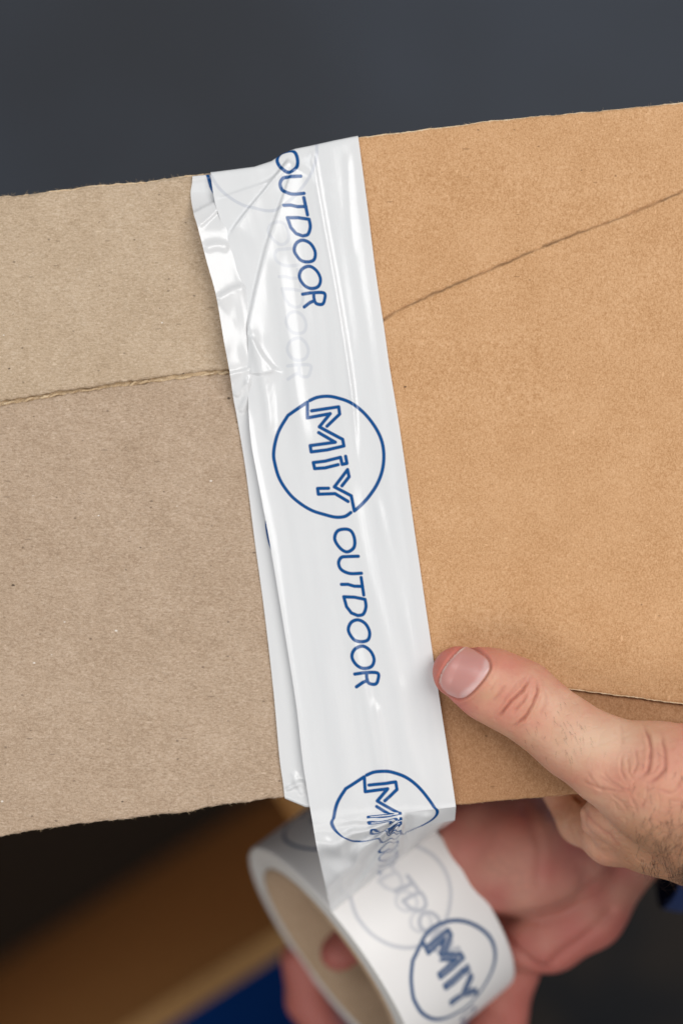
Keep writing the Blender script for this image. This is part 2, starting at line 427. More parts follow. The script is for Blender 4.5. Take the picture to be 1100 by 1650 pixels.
def panel(name, x0, x1, top, bot, hfun, m, thick=14, step=3.2, parent=BOX, label=None, wearf=None):
    xs = np.arange(x0, x1 + step, step); nx = len(xs)
    T_, B_ = top(xs), bot(xs)
    ny = int(np.max(B_ - T_) / step) + 2
    s = np.linspace(0, 1, ny)[:, None]
    # finer rows near both edges
    s = .5 - .5 * np.cos(np.pi * s) * (.35) - (s - .5) * -.65 * 1.0 if False else s
    X = np.broadcast_to(xs, (ny, nx)); Y = T_ + (B_ - T_) * s
    h = hfun(X, Y)
    e = np.minimum(Y - T_, B_ - Y)
    h = h - 2.2 * np.exp(-np.maximum(e, 0) / 2.2)
    V = P0(X, Y, h).reshape(-1, 3)
    Vb = P0(X, Y, np.full_like(h, 0) + (hfun(X, Y) * 0 + np.median(h)) - thick).reshape(-1, 3)
    N = nx * ny
    # boundary ring for the rim
    F1 = grid_faces(ny, nx)[:, ::-1]
    ring = np.concatenate([np.arange(nx), np.arange(1, ny) * nx + nx - 1, (ny - 1) * nx + np.arange(nx - 2, -1, -1), np.arange(ny - 2, 0, -1) * nx])
    Vr = Vb[ring]; nR = len(ring)
    j = np.arange(nR); j2 = (j + 1) % nR
    F2 = np.stack([ring[j2], ring[j], N + j, N + j2], -1)[:, ::-1]
    F3 = (N + np.arange(nR))[None, :]
    wear = (wearf(X, Y) if wearf else np.zeros_like(X)).ravel()
    return mk(name, np.concatenate([V, Vr]), [F1, F2, F3], m, parent, attrs={'wear': np.r_[wear, np.zeros(nR)]}, label=label)

undL = lambda X, Y: vnoise(X / 160, Y / 120, 3) * 1.6 + vnoise(X / 34, Y / 15, 5) * 1.2 + vnoise(X / 15, Y / 7, 9) * .4 + .22 * np.sin((Y + X * .14) * 2 * np.pi / 30) * (.5 + .5 * vnoise(X / 120, Y / 90, 11))
undR = lambda X, Y: vnoise(X / 200, Y / 150, 8) * 1.6 + vnoise(X / 45, Y / 30, 4) * .35
CREASE = catmull([(560, 552), (617, 516), (636, 503), (662, 490), (738, 456), (800, 430), (900, 387), (1000, 350), (1100, 308), (1300, 225)], 6)
def hR(X, Y):
    d, t, sg = polydist(X, Y, CREASE)
    wv = .55 + .45 * vnoise(t * 60, 3)
    return undR(X, Y) - 4.5 * wv * np.exp(-(d / 1.9) ** 2) + 1.0 * np.exp(-((d - 5) / 3) ** 2) + sg * 1.0 * np.exp(-d / 12)
def wR(X, Y):
    d, t, sg = polydist(X + vnoise(X / 7, Y / 7, 2) * 1.5, Y + vnoise(X / 6, Y / 8, 9) * 1.3, CREASE)
    w = np.clip(.62 + .5 * vnoise(t * 45, 5.3) + .55 * np.exp(-t * 9), 0, 1) * np.exp(-(d / 1.8) ** 2)
    return np.clip(w * 1.2, 0, .9)
panel('flap', 562, 1260, topR, flapR, hR, m_kraft, step=2.1, label='wide kraft flap with a slanting crease', wearf=wR)
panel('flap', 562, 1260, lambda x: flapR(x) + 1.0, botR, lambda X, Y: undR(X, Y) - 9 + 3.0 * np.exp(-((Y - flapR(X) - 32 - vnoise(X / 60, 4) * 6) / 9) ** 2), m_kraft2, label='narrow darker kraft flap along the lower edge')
foldgap = lambda x: 3.4 + 1.1 * vnoise(x / 8, 21)
panel('flap', -90, 546, topL, lambda x: foldL(x) - foldgap(x) + edge_noise(x, 31, 1.2), lambda X, Y: -9 + undL(X, Y), m_greyb, label='upper greyish flap above the perforated fold', parent=BOX)
panel('flap', -90, 546, lambda x: foldL(x) + foldgap(x + 50) + edge_noise(x, 41, 1.2), botL, lambda X, Y: -9 + undL(X, Y), m_brownb, label='lower brown panel below the perforated fold')
# groove floor under the perforated fold and the twisted bridges of board across it
xs = np.arange(-90, 546, 4.0)
Vg = np.concatenate([P0(xs, foldL(xs) - 9, -16), P0(xs, foldL(xs) + 9, -16)])
mk('fold_groove', Vg, grid_faces(2, len(xs))[:, ::-1], m_tear, BOX)
Vt, Ft = [], []; x = -20.0; k = 0
while x < 368:
    L = 13 + 20 * rng.random(); wdt = 1.5 + 1.7 * rng.random(); up = -1.2 + rng.random() * 2.4
    tt = np.linspace(-.5, .5, 9); ph = np.linspace(0, np.pi * 2, 7)[:-1]
    cx = x + tt * L; cy = foldL(cx) + tt * -6 * rng.random() + 1.9 + vnoise(tt * 4, k) * 1.2
    w = wdt * np.sqrt(np.maximum(1 - (2 * tt) ** 2, .02))
    R_ = P0(cx[:, None], cy[:, None] + np.cos(ph) * w[:, None], -12.5 + up + np.sin(ph) * w[:, None] * .9)
    Ft.append(grid_faces(9, 6, True, off=len(Vt) * 54)); Vt.append(R_.reshape(-1, 3)); x += L * (.75 + .75 * rng.random()); k += 1
mk('torn_fibre', np.concatenate(Vt), np.concatenate(Ft), m_tear, BOX, kind='stuff')
# fine loose paper fibres along the cut edges
Vt, Ft = [], []; nf = 0
def fibre(p, d, L, r=.35):
    global nf
    tt = np.linspace(0, 1, 5); q = np.asarray(d, float); bend = rng.normal(0, .35, 3)
    pts = p + np.outer(tt, q) * L + np.outer(tt ** 2, bend) * L
    ph = np.array([0, 2.1, 4.2])
    R_ = pts[:, None] + np.stack([np.cos(ph), np.sin(ph), np.sin(ph) * 0], -1)[None] * (r * (1 - .7 * tt))[:, None, None]
    Ft.append(grid_faces(5, 3, True, off=nf)); Vt.append(R_.reshape(-1, 3)); nf += 15
for _ in range(170):
    x = rng.uniform(-10, 305); fibre(P0(x, topL(np.array([x]))[0] + 1, -12), (rng.normal(0, .8), .7, rng.normal(0, .3)), rng.uniform(2, 7))
for _ in range(120):
    x = rng.uniform(585, 1110); fibre(P0(x, topR(np.array([x]))[0] + 1, -3), (rng.normal(0, .8), .6, rng.normal(0, .3)), rng.uniform(2, 6))
for _ in range(130):
    x = rng.uniform(-10, 450); fibre(P0(x, botL(np.array([x]))[0] - 1, -12), (rng.normal(0, .8), -.6, rng.normal(0, .3)), rng.uniform(2, 5))
for _ in range(60):
    x = rng.uniform(735, 925); fibre(P0(x, botR(np.array([x]))[0] - 1, -12), (rng.normal(0, .8), -.5, rng.normal(0, .3)), rng.uniform(2, 5))
mk('edge_fibre', np.concatenate(Vt), np.concatenate(Ft), m_tear, BOX, kind='stuff')
def cut_edge(x0, x1, fy, h, r, off, name='cut_edge'):
    xs = np.arange(x0, x1, 2.5); ph = np.linspace(0, 2 * np.pi, 7)[:-1]
    rr_ = r * (1 + .35 * vnoise(xs / 5, h + 3)) 
    V_ = P0(xs[:, None], (fy(xs) + off)[:, None] + np.cos(ph) * rr_[:, None], h + np.sin(ph) * rr_[:, None])
    mk(name, V_.reshape(-1, 3), grid_faces(len(xs), 6, True), m_edge, BOX)
cut_edge(566, 1250, topR, -2.4, 1.3, .3); cut_edge(-90, 330, topL, -11.5, 1.3, .3); cut_edge(566, 1250, flapR, -2.2, 1.1, -.2)
# side walls and back of the two cartons
def carton(x0, x1, top, bot, h1, m, ins, label):
    xs = np.linspace(x0, x1, 40)
    T_ = P0(xs, top(xs) + ins, 0)[:, :2]; B_ = P0(xs, bot(xs) - ins, 0)[:, :2]
    rg_ = np.concatenate([B_, T_[::-1]])
    box_sheet('carton_body', rg_, -BOXD, h1, m, parent=BOX, label=label)
carton(-600, 540, topL, botL, -25, m_brownb, 4, 'grey-brown carton body'); carton(562, 1500, topR, botR, -25, m_kraft, 3, 'kraft carton body')

# ------------------------------------------------------------------ the tape roll: frame of the roll
RC = np.array([-23.1, -823.5, -404.9]); th, ph_ = .59075, .3638
RA = np.array([math.cos(th) * math.cos(ph_), math.sin(th) * math.cos(ph_), -math.sin(ph_)])
RE = np.array([0, 0, 1.]) - RA * RA[2]; RE /= np.linalg.norm(RE)
RF = np.cross(RA, RE)
if RF[1] > 0: RF = -RF
RO, RI, RW = 244.6, 181.0, 240.0
def roll_pt(u, phi, R=RO):
    u, phi, R = np.broadcast_arrays(np.asarray(u, float), np.asarray(phi, float), np.asarray(R, float))
    return RC + RA * (RW * u)[..., None] + R[..., None] * (np.cos(phi)[..., None] * RE + np.sin(phi)[..., None] * RF)
def roll_uv(px, py):
    U, PH = np.meshgrid(np.linspace(-.3, 1.3, 161), np.linspace(-1.5, 1.5, 601))
    x, y = proj(roll_pt(U, PH)); i = np.argmin((x - px) ** 2 + (y - py) ** 2)
    return U.ravel()[i], PH.ravel()[i]
PHI0 = roll_uv(533, 1470)[1]

# ------------------------------------------------------------------ tape strips
TOPX = np.array([280, 310, 345, 380, 410, 437, 455, 475, 500, 540, 578, 620.])
TOPY = np.array([283, 280, 276.5, 272, 268, 259, 247, 239, 234, 225, 217.5, 212.])
def wrap(X, Y, edge, sign, w=3.0):
    """fold a flat sheet down over a box edge; returns new Y and the drop in height"""
    e = (edge - Y) * sign
    sp = w * np.logaddexp(0, e / w)
    return edge - sign * (e - sp), -sp
def ridge(X, Y, pts, amp, w, one=0, t0=.15, t1=.2, n_=6):
    d, t, sg = polydist(X, Y, catmull(pts, n_))
    tp = ss(0, t0, t) * (1 - ss(1 - t1, 1, t)) if True else 1
    dd = d * sg
    if one: prof = np.where(dd * one > 0, np.exp(-np.abs(dd) / (w * 3.2)), np.exp(-(d / (w * .55)) ** 2))
    else: prof = np.exp(-(d / w) ** 2)
    return amp * tp * prof
# main strip: rows (left x,y,h / right x,y,h)
ROWS = [((332, 145, 5), (566, 115, 5)), ((336, 185, 5), (571, 165, 5)), ((338, 255, 6), (577, 222, 4)), ((346, 322, 8), (586, 290, 4)), ((362, 374, 9), (592.5, 340, 4)),
        ((390, 466, 10), (605, 440, 4)), ((400, 545, 9), (618, 526, 4)), ((399, 610, 6), (627, 590, 4)), ((404, 703, 5), (640.5, 672, 4)),
        ((417, 778, 5), (651, 742, 4)), ((436, 880, 5), (668, 860, 4)), ((461, 1030, 5), (690, 1010, 4)), ((477, 1132, 5), (705, 1110, 4)),
        ((488, 1226, 5), (719, 1200, 4)), ((498, 1292, 4), (730.5, 1276, 4)), ((503.5, 1326, -2), (734, 1300, 1))]
rows = np.array(ROWS, float)
vis = catmull(rows.reshape(len(rows), 6), 30)
# free film from the box edge down to the roll
fe = roll_pt(np.array([0., 1.]), PHI0, RO + .5)
eL, eR = proj(fe[0:1]), proj(fe[1:2])
F0 = vis[-1]
mid = np.array([510, 1366, -42, 733, 1326, -48.])
end = np.array([eL[0][0], eL[1][0], fe[0, 2], eR[0][0], eR[1][0], fe[1, 2]])
NFR = 90
tf = np.linspace(0, 1, NFR + 1)[1:, None]
film = (1 - tf) ** 2 * F0 + 2 * tf * (1 - tf) * (mid * 1.0) + tf ** 2 * end
film = .35 * film + .65 * np.where(tf < .28, F0 + (mid - F0) * tf / .28, mid + (end - mid) * (tf - .28) / .72)
film[:, 2] = F0[2] + (end[2] - F0[2]) * tf[:, 0] ** 2.4       # the left border leaves the box flat and curls down to the roll
allr = np.concatenate([vis, film]); NR = len(allr); NB = len(vis)
NC = 110; uu = np.linspace(0, 1, NC)
X = allr[:, 0:1] * (1 - uu) + allr[:, 3:4] * uu; Y = allr[:, 1:2] * (1 - uu) + allr[:, 4:5] * uu; 
_tt = np.concatenate([np.zeros(NB), tf[:, 0]])[:, None]; _uh = np.where(np.arange(NR)[:, None] < NB, uu, uu ** (1 + 1.6 * (1 - _tt)))
Hh = allr[:, 2:3] * (1 - _uh) + allr[:, 5:6] * _uh
cx, cy = X[:, NC // 2], Y[:, NC // 2]
step = np.hypot(np.diff(cx), np.diff(cy)) / 240
rate = np.where(np.arange(NR - 1) < NB - 6, 1.0, 3.0)
vv_ = np.concatenate([[0], np.cumsum(step * rate)])
i0 = np.argmin(np.hypot(cx - 532, cy - 735)); VC = vv_[i0]
VL = vv_[-1]
_g = np.argmin(np.hypot(X - 422, Y - 244)); GH = (uu[_g % NC], vv_[_g // NC])
img_main = ink_image('tape_print', VL, [(LOGO, (.5, VC + k * PERIOD), HW, 1.0) for k in (-1, 0, 1)] + [(WORD, (.5, VC - .03 * (k < 0) + k * PERIOD), HW, 1.0) for k in (-1, 0, 1)]
    + [(LOGO[:1] + LOGO[2:4], GH, HW * .9, .18), (WORD, GH, HW * .95, .12)])    # print of the layer stuck underneath shows faintly through
m_tape = tape_mat('white_tape', img_main)
d = np.zeros_like(X)
# long tension ridge and folds in the upper half
d += ridge(X, Y, [(500, 236), (508, 290), (522, 370), (540, 470), (556, 570), (568, 660), (574, 760)], 4.0, 5, one=1, t0=.05, t1=.3)
d += ridge(X, Y, [(503, 236), (512, 290), (526, 370), (544, 470), (560, 570), (571, 660), (577, 760)], 2.2, 3.2, t0=.05, t1=.3)
d += ridge(X, Y, [(470, 258), (432, 305), (395, 350), (365, 392)], 5, 7, one=-1, t0=.05)
d += ridge(X, Y, [(478, 262), (455, 330), (432, 400), (412, 480), (396, 560)], 5, 7, one=-1, t0=.05, t1=.1)
d += ridge(X, Y, [(470, 250), (440, 290), (390, 310), (345, 325)], 2.5, 5, one=-1)
d += ridge(X, Y, [(560, 240), (563, 330), (570, 420)], .9, 6)
d += ridge(X, Y, [(402, 540), (418, 570), (440, 596), (462, 604)], 7, 8, one=1, t1=.3)
d += ridge(X, Y, [(398, 600), (420, 602), (444, 598)], 4, 4, one=-1)
d += ridge(X, Y, [(400, 500), (412, 560), (430, 640), (436, 720)], 4, 9)
d += ridge(X, Y, [(447, 400), (460, 520), (478, 640), (500, 760)], 3.0, 14)
# shallow waves lower down
for pts_, am, w_ in (([(560, 760), (585, 900), (620, 1030), (650, 1150)], 1.8, 14), ([(600, 780), (640, 950), (672, 1100)], 1.3, 10), ([(560, 1000), (590, 1130), (612, 1240), (625, 1312)], 2.2, 9),
                     ([(602, 1120), (616, 1200), (622, 1260), (640, 1310)], 2.0, 6), ([(520, 1050), (545, 1180), (560, 1300)], 1.4, 14), ([(640, 1080), (655, 1190), (690, 1290)], 1.2, 9)):
    d += ridge(X, Y, pts_, am, w_)
d += .4 * vnoise(uu[None, :] * 16, vv_[:, None] * 1.3, 2) + .8 * vnoise(uu[None, :] * 5, vv_[:, None] * 1.0, 6)
# left edge of the strip curls a touch off the layer beneath
d += 3.5 * np.exp(-uu[None, :] / .03) * ss(640, 700, Y) * (1 - ss(1230, 1290, Y))
# bunched film under the box edge
fz = ss(NB - 14, NB + 12, np.arange(NR))[:, None] * (1 - ss(NR - 12, NR - 1, np.arange(NR)))[:, None]
apex = np.array([652., 1311.])
ang = np.arctan2(Y - apex[1], X - apex[0]); rad = np.hypot(X - apex[0], Y - apex[1])
d += fz * 13.0 * np.sin(ang * 19 + 1.6 * vnoise(rad / 30, ang * 3)) * ss(6, 45, rad) * np.exp(-((ang - 2.15) / .62) ** 2)
d += fz * ridge(X, Y, [(654, 1310), (630, 1362), (606, 1408), (575, 1445)], 13, 9, one=1, t0=.1, t1=.25)
d += fz * ridge(X, Y, [(654, 1310), (655, 1352), (640, 1396), (632, 1416)], -12, 9, t0=.1, t1=.25)
d += fz * ridge(X, Y, [(690, 1306), (680, 1345), (672, 1385)], 5, 9)
d += fz * ridge(X, Y, [(560, 1350), (552, 1390), (548, 1450)], 4, 12)
d += fz * 2.2 * vnoise(X / 22, Y / 16, 4)
te = np.interp(X, TOPX, TOPY)
Yw, drop = wrap(X, Y, te, 1)
keep = ss(-4, 16, Y - te)
Hm = Hh + d * np.where(np.arange(NR)[:, None] < NB, keep, 1)
PA = P0(X, Yw, Hm + drop); PB = pt(X, Y, Hm)
wB = ss(NB - 3, NB + 3, np.arange(NR))[:, None, None]
V = PA * (1 - wB) + PB * wB
clear = .012 + 0 * Y + .05 * ss(NB - 2, NB + 16, np.arange(NR))[:, None]
clear = np.clip(clear, 0, .5) + np.zeros_like(X)
pl_ = fz * ss(4, 40, rad) * np.exp(-((ang - 2.2) / .75) ** 2)
uvv_ = vv_[:, None] + pl_ * (.035 * np.sin(ang * 19 + 1.6 * vnoise(rad / 30, ang * 3)) + .05 * vnoise(X / 17, Y / 24, 8))
uvu_ = uu[None, :] + pl_ * (.018 * np.sin(ang * 14 + rad / 14) + .03 * vnoise(X / 20, Y / 14, 5))
uv = np.stack(np.broadcast_arrays(uvu_, uvv_ / VL), -1).reshape(-1, 2)

ROLL = thing('tape_roll', 'roll of white packing tape with blue lettering, its strip pulled up over the box', 'tape roll', metres(RC + RA * 120))
mk('tape_strip', V.reshape(-1, 3), grid_faces(NR, NC)[:, ::-1], m_tape, ROLL, uv=uv, attrs={'clear': clear.ravel()}, label='printed strip stuck across the box and running down to the roll')

# lower layer: an earlier strip, its left border showing
Lb = np.array([(306, 130), (308, 200), (310, 281), (307, 312), (313, 345), (320, 368), (335, 425), (350, 480), (362, 550), (371, 600), (376, 640), (383, 680), (396, 760), (410, 870), (425, 980), (440, 1110), (450, 1220), (456, 1264), (460, 1300), (468, 1360)], float)
Lb = catmull(Lb, 14); yb = Lb[:, 1]
NCb = 90; ub = np.linspace(0, 1, NCb)
mainR = np.interp(yb - 30, rows[:, 1, 1], rows[:, 1, 0])
wid = np.minimum(238, mainR - 5 - Lb[:, 0])
Xb = Lb[:, 0:1] + wid[:, None] * ub; Yb = yb[:, None] - 32 * ub * (wid[:, None] / 238)
liftL = ss(305, 380, Yb) * (1 - ss(560, 690, Yb))
edge_u = (Xb - Lb[:, 0:1])
mainL = np.interp(Yb, rows[:, 0, 1], rows[:, 0, 0])
under = ss(-2, 26, Xb - mainL)                   # stay flat where the main strip lies on top
hb = 1.6 + (1 - under) * (liftL * (15 * np.exp(-edge_u / 34) + 5) - 0) - 6.5 * (1 - under) * (1 - liftL)
free = (1 - under)
db = ridge(Xb, Yb, [(308, 350), (332, 335), (358, 322)], 4, 5, one=1) + ridge(Xb, Yb, [(318, 372), (345, 345), (372, 310)], 4, 6, one=-1)
db += ridge(Xb, Yb, [(348, 488), (375, 470), (400, 462)], 6, 7, one=1) + ridge(Xb, Yb, [(330, 405), (350, 398), (372, 402)], 5, 7)
db += ridge(Xb, Yb, [(368, 606), (390, 600), (410, 594)], 6, 4, one=1, t0=.05) + ridge(Xb, Yb, [(378, 640), (392, 625), (404, 612)], 4, 6)
db += ridge(Xb, Yb, [(386, 668), (398, 640), (404, 600)], 5, 6) + ridge(Xb, Yb, [(456, 1276), (470, 1268), (484, 1262), (492, 1270)], 5, 4, t0=.3) + ridge(Xb, Yb, [(470, 1240), (478, 1262), (492, 1284)], 4, 5, t0=.3)
db += .5 * vnoise(ub[None, :] * 14, Yb / 200, 3) + liftL * 1.6 * vnoise(Xb / 25, Yb / 30, 1)
hb = hb + db * free
teb = np.interp(Xb, TOPX, TOPY) + 2.5
Yw, drop = wrap(Xb, Yb, teb, 1)
beb = np.interp(Xb, [440, 456, 492, 733], [1286, 1288, 1303, 1296])
Yw2, drop2 = wrap(Xb, Yw, beb, -1)
kp = ss(-3, 12, Yb - teb)
Vb = P0(Xb, np.where(Yb > 800, Yw2, Yw), (hb - 1.6) * kp + 1.6 + np.where(Yb > 800, drop2, drop))
Vb[..., 2] = np.minimum(Vb[..., 2], 60)
sb = np.concatenate([[0], np.cumsum(np.hypot(np.diff(Lb[:, 0]), np.diff(yb)))]) / 240; SBL = sb[-1]
VB0 = np.interp(262, yb, sb)
img_base = ink_image('tape_print_lower', SBL, [(q, (.462, VB0 + k * PERIOD), HW, 1.0) for k in (0, 1) for q in (LOGO, WORD)])
m_tape2 = tape_mat('white_tape_lower', img_base)
uvb = np.stack(np.broadcast_arrays(ub[None, :], sb[:, None] / SBL), -1).reshape(-1, 2)
TS = thing('tape_layer', 'earlier strip of white tape whose wrinkled left border sticks out from under the newer strip', 'tape', metres(P0(430, 780, 0)))
mk('tape_film', Vb.reshape(-1, 3), grid_faces(*Xb.shape)[:, ::-1], m_tape2, TS, uv=uvb, attrs={'clear': np.full(Xb.size, .03)})

# the wound roll
def revolve(prof, nphi, name, m, with_uv=False, **kw):
    prof = np.array(prof, float); P = np.linspace(-np.pi, np.pi, nphi, endpoint=not True)
    if with_uv: P = np.linspace(-np.pi, np.pi, nphi)
    V = roll_pt(prof[None, :, 0] / RW, P[:, None], prof[None, :, 1] + np.zeros((nphi, 1)))
    n_ = len(prof)
    if with_uv:
        F = grid_faces(nphi, n_); uvv = np.stack(np.broadcast_arrays(prof[None, :, 0] / RW, (P[:, None] + np.pi) / (2 * np.pi)), -1).reshape(-1, 2)
    else:
        r, c = np.meshgrid(np.arange(nphi), np.arange(n_), indexing='ij'); r2 = (r + 1) % nphi; c2 = (c + 1) % n_
        F = np.stack([r * n_ + c, r * n_ + c2, r2 * n_ + c2, r2 * n_ + c], -1).reshape(-1, 4); uvv = None
    return mk(name, V.reshape(-1, 3), F, m, ROLL, uv=uvv, **kw)
circ = 2 * math.pi * RO / RW
def rb(px, py):
    u, p_ = roll_uv(px, py); return (u, (p_ + math.pi) / (2 * math.pi) * circ)
c1 = rb(732, 1568); c0 = rb(528, 1312); cg = rb(646, 1440)
fill = [c6((400, 250), (580, 210)), c6((420, 540), (640, 490)), c6((430, 680), (600, 650)), c6((450, 895), (560, 890), (680, 760)), c6((560, 890), (700, 950)), c6((590, 210), (490, 350), (640, 480))]
img_roll = ink_image('tape_print_roll', circ, [
    (LOGO, (c1[0], c1[1]), HW * 1.3, .95), (fill, (c1[0], c1[1]), .024, .6), (WORD, (c1[0], c1[1]), HW, .9), (LOGO, c0, HW, .9), (fill, c0, .024, .3),
    (LOGO[:1] + LOGO[2:4], (cg[0], cg[1]), HW * 1.3, .30), (WORD[2:], (.52, cg[1] - .90), HW * 1.3, .42), (WORD[1:], (.47, cg[1] - 1.12), HW * 1.2, .22)])
n = NT('wound_tape'); uvn = n.add('ShaderNodeUVMap'); uvn.uv_map = 'UVMap'
tex = n.add('ShaderNodeTexImage'); tex.image = img_roll; tex.interpolation = 'Cubic'; n.link(uvn.outputs[0], tex.inputs[0])
mp = n.add('ShaderNodeMapping'); mp.inputs['Scale'].default_value = (40, 30, 1); n.link(uvn.outputs[0], mp.inputs[0])
n.set(Base_Color=n.mix(tex.outputs['Color'], (.76, .735, .715), (.01, .06, .17)), Roughness=.42, Specular_IOR_Level=.4)
n.link(n.bump(n.noise(mp.outputs[0], 1, 2), .15, .0002), n.b.inputs['Normal'])
us = np.r_[0.6, 1.2, 2.5, 5, np.linspace(8, RW - 8, 40), RW - 5, RW - 2.5, RW - 1.2, RW - .6]
pr = [(u, RO - 2.2 * math.exp(-min(u, RW - u) / 1.6)) for u in us]
revolve(pr, 361, 'tape_winding', n.m, with_uv=True)
rim = [(.6, RO - 2.5), (0, RO - 5)] + [(.9 * math.sin(k * 2.1) + .5 * math.sin(k * 5.3), RO - 5 - k * 2.2) for k in range(1, 20)] + [(1.5, 197), (RW - 1.5, 197), (RW, 200), (RW, RO - 5), (RW - .6, RO - 2.5)]
revolve(rim, 240, 'tape_edge', m_rim)
revolve([(-1, 183), (-2, 186), (-2, 192), (-1, 196), (RW + 1, 196), (RW + 2, 190), (RW + 1, 183), (RW * .5, 181.5)], 240, 'cardboard_core', m_core)

# ------------------------------------------------------------------ hands: a distance field meshed into one skin
def smin(a, b, k):
    h = np.clip(.5 + .5 * (b - a) / k, 0, 1)
    return b + (a - b) * h - k * h * (1 - h)
class Field:
    """chains: list of (k, [(x,y,h,r)...], zscale)"""
    def __init__(self): self.groups = []; self.cut = None
    def chain(self, pts, k=14, kg=18, zs=1.0, persp=True):
        q = []
        for p in pts:
            c = pt(p[0], p[1], p[2]); q.append((c, p[3]))
        self.groups.append((q, k, kg, zs)); return self
    @staticmethod
    def cap(P, a, ra, b, rb_, zs):
        ax = np.array([a[0], a[1], a[2] / zs]); bx = np.array([b[0], b[1], b[2] / zs])
        p = P - ax if zs == 1 else np.stack([P[..., 0] - ax[0], P[..., 1] - ax[1], P[..., 2] / zs - ax[2]], -1)
        ba = bx - ax; L = ba @ ba
        t = np.clip(p @ ba / max(L, 1e-9), 0, 1)
        t2 = t
        return (np.sqrt(((p - t[..., None] * ba) ** 2).sum(-1)) - (ra + (rb_ - ra) * t2)) * min(zs, 1)
    def __call__(self, P):
        f = None
        for q, k, kg, zs in self.groups:
            g_ = None
            if len(q) == 1: g_ = self.cap(P, q[0][0], q[0][1], q[0][0] + 1e-3, q[0][1], zs)
            for (a, ra), (b, rb_) in zip(q[:-1], q[1:]):
                c = self.cap(P, a, ra, b, rb_, zs); g_ = c if g_ is None else smin(g_, c, k)
            f = g_ if f is None else smin(f, g_, kg)
        if self.cut is not None: f = self.cut(P, f)
        return f
def surface_nets(f, lo, hi, res):
    ax = [np.arange(lo[i], hi[i] + res, res) for i in range(3)]
    sh = tuple(len(a) for a in ax)
    G = np.empty(sh, np.float32)
    for i0 in range(0, sh[0], 12):
        xx, yy, zz = np.meshgrid(ax[0][i0:i0 + 12], ax[1], ax[2], indexing='ij')
        G[i0:i0 + 12] = f(np.stack([xx, yy, zz], -1))
    s = G < 0
    c = np.zeros(tuple(n - 1 for n in sh), np.int8)
    for i in (0, 1):
        for j in (0, 1):
            for k in (0, 1):
                c += s[i:sh[0] - 1 + i, j:sh[1] - 1 + j, k:sh[2] - 1 + k]
    act = (c > 0) & (c < 8)
    idx = -np.ones(act.shape, np.int64); cells = np.argwhere(act); idx[act] = np.arange(len(cells))
    acc = np.zeros((len(cells), 3)); cnt = np.zeros(len(cells))
    corners = [(i, j, k) for i in (0, 1) for j in (0, 1) for k in (0, 1)]
    for a in corners:
        for b in corners:
            if sum(abs(a[q] - b[q]) for q in range(3)) != 1 or a > b: continue
            va = G[tuple((cells + a).T)]; vb = G[tuple((cells + b).T)]
            m = (va < 0) != (vb < 0)
            t = np.where(m, va / np.where(m, va - vb, 1), 0)
            acc[m] += (np.array(a) + t[:, None] * (np.array(b) - np.array(a)))[m]; cnt[m] += 1
    V = np.array(lo) + res * (cells + acc / cnt[:, None])
    Q = []
    for axd in range(3):
        o1, o2 = [(1, 2), (2, 0), (0, 1)][axd]
        a = [slice(None)] * 3; b = [slice(None)] * 3; a[axd] = slice(0, -1); b[axd] = slice(1, None)
        ch = s[tuple(a)] != s[tuple(b)]
        e = np.argwhere(ch)
        e = e[(e[:, o1] > 0) & (e[:, o2] > 0) & (e[:, o1] < sh[o1] - 1) & (e[:, o2] < sh[o2] - 1)]
        d1 = np.zeros(3, int); d1[o1] = 1; d2 = np.zeros(3, int); d2[o2] = 1
        q = np.stack([idx[tuple((e - d1 - d2).T)], idx[tuple((e - d2).T)], idx[tuple(e.T)], idx[tuple((e - d1).T)]], -1)
        ins = s[tuple(e.T)]
        q[~ins] = q[~ins][:, ::-1]
        Q.append(q)
    return V, np.concatenate(Q)
def grad(f, P, e=.6):
    g_ = np.stack([f(P + np.eye(3)[i] * e) - f(P - np.eye(3)[i] * e) for i in range(3)], -1) / (2 * e)
    return g_
def subdivide(V, Q):
    E = np.sort(np.stack([Q, np.roll(Q, -1, 1)], -1).reshape(-1, 2), 1)
    key = E[:, 0] * len(V) + E[:, 1]; uq, inv = np.unique(key, return_inverse=True)
    em = (V[uq // len(V)] + V[uq % len(V)]) / 2
    fc = V[Q].mean(1); nV = len(V); nE = len(em)
    inv = inv.reshape(-1, 4); fi = nV + nE + np.arange(len(Q))
    out = [np.stack([Q[:, i], nV + inv[:, i], fi, nV + inv[:, i - 1]], -1) for i in range(4)]
    return np.concatenate([V, em, fc]), np.concatenate(out)
def project(f, V, it=2):
    for _ in range(it):
        g_ = grad(f, V); L = (g_ ** 2).sum(1)
        V = V - np.clip((f(V) / np.maximum(L, .05)), -3, 3)[:, None] * g_
    return V

def box_cut(P, f):
    """keep the skin out of the box (soft, so the flesh flattens on it)"""
    px = P[..., 0] + 550; py = 825 - P[..., 1]
    eb = np.interp(px, [420, 733, 925, 1700], [1325, 1299, 1282, 1215])
    db_ = np.maximum(np.maximum(py - eb, P[..., 2] - 0.2), -BOXD - 1 - P[..., 2])
    db_ = np.maximum(db_, 0) + np.minimum(db_, 0)
    return -smin(-f, db_, 5.0)

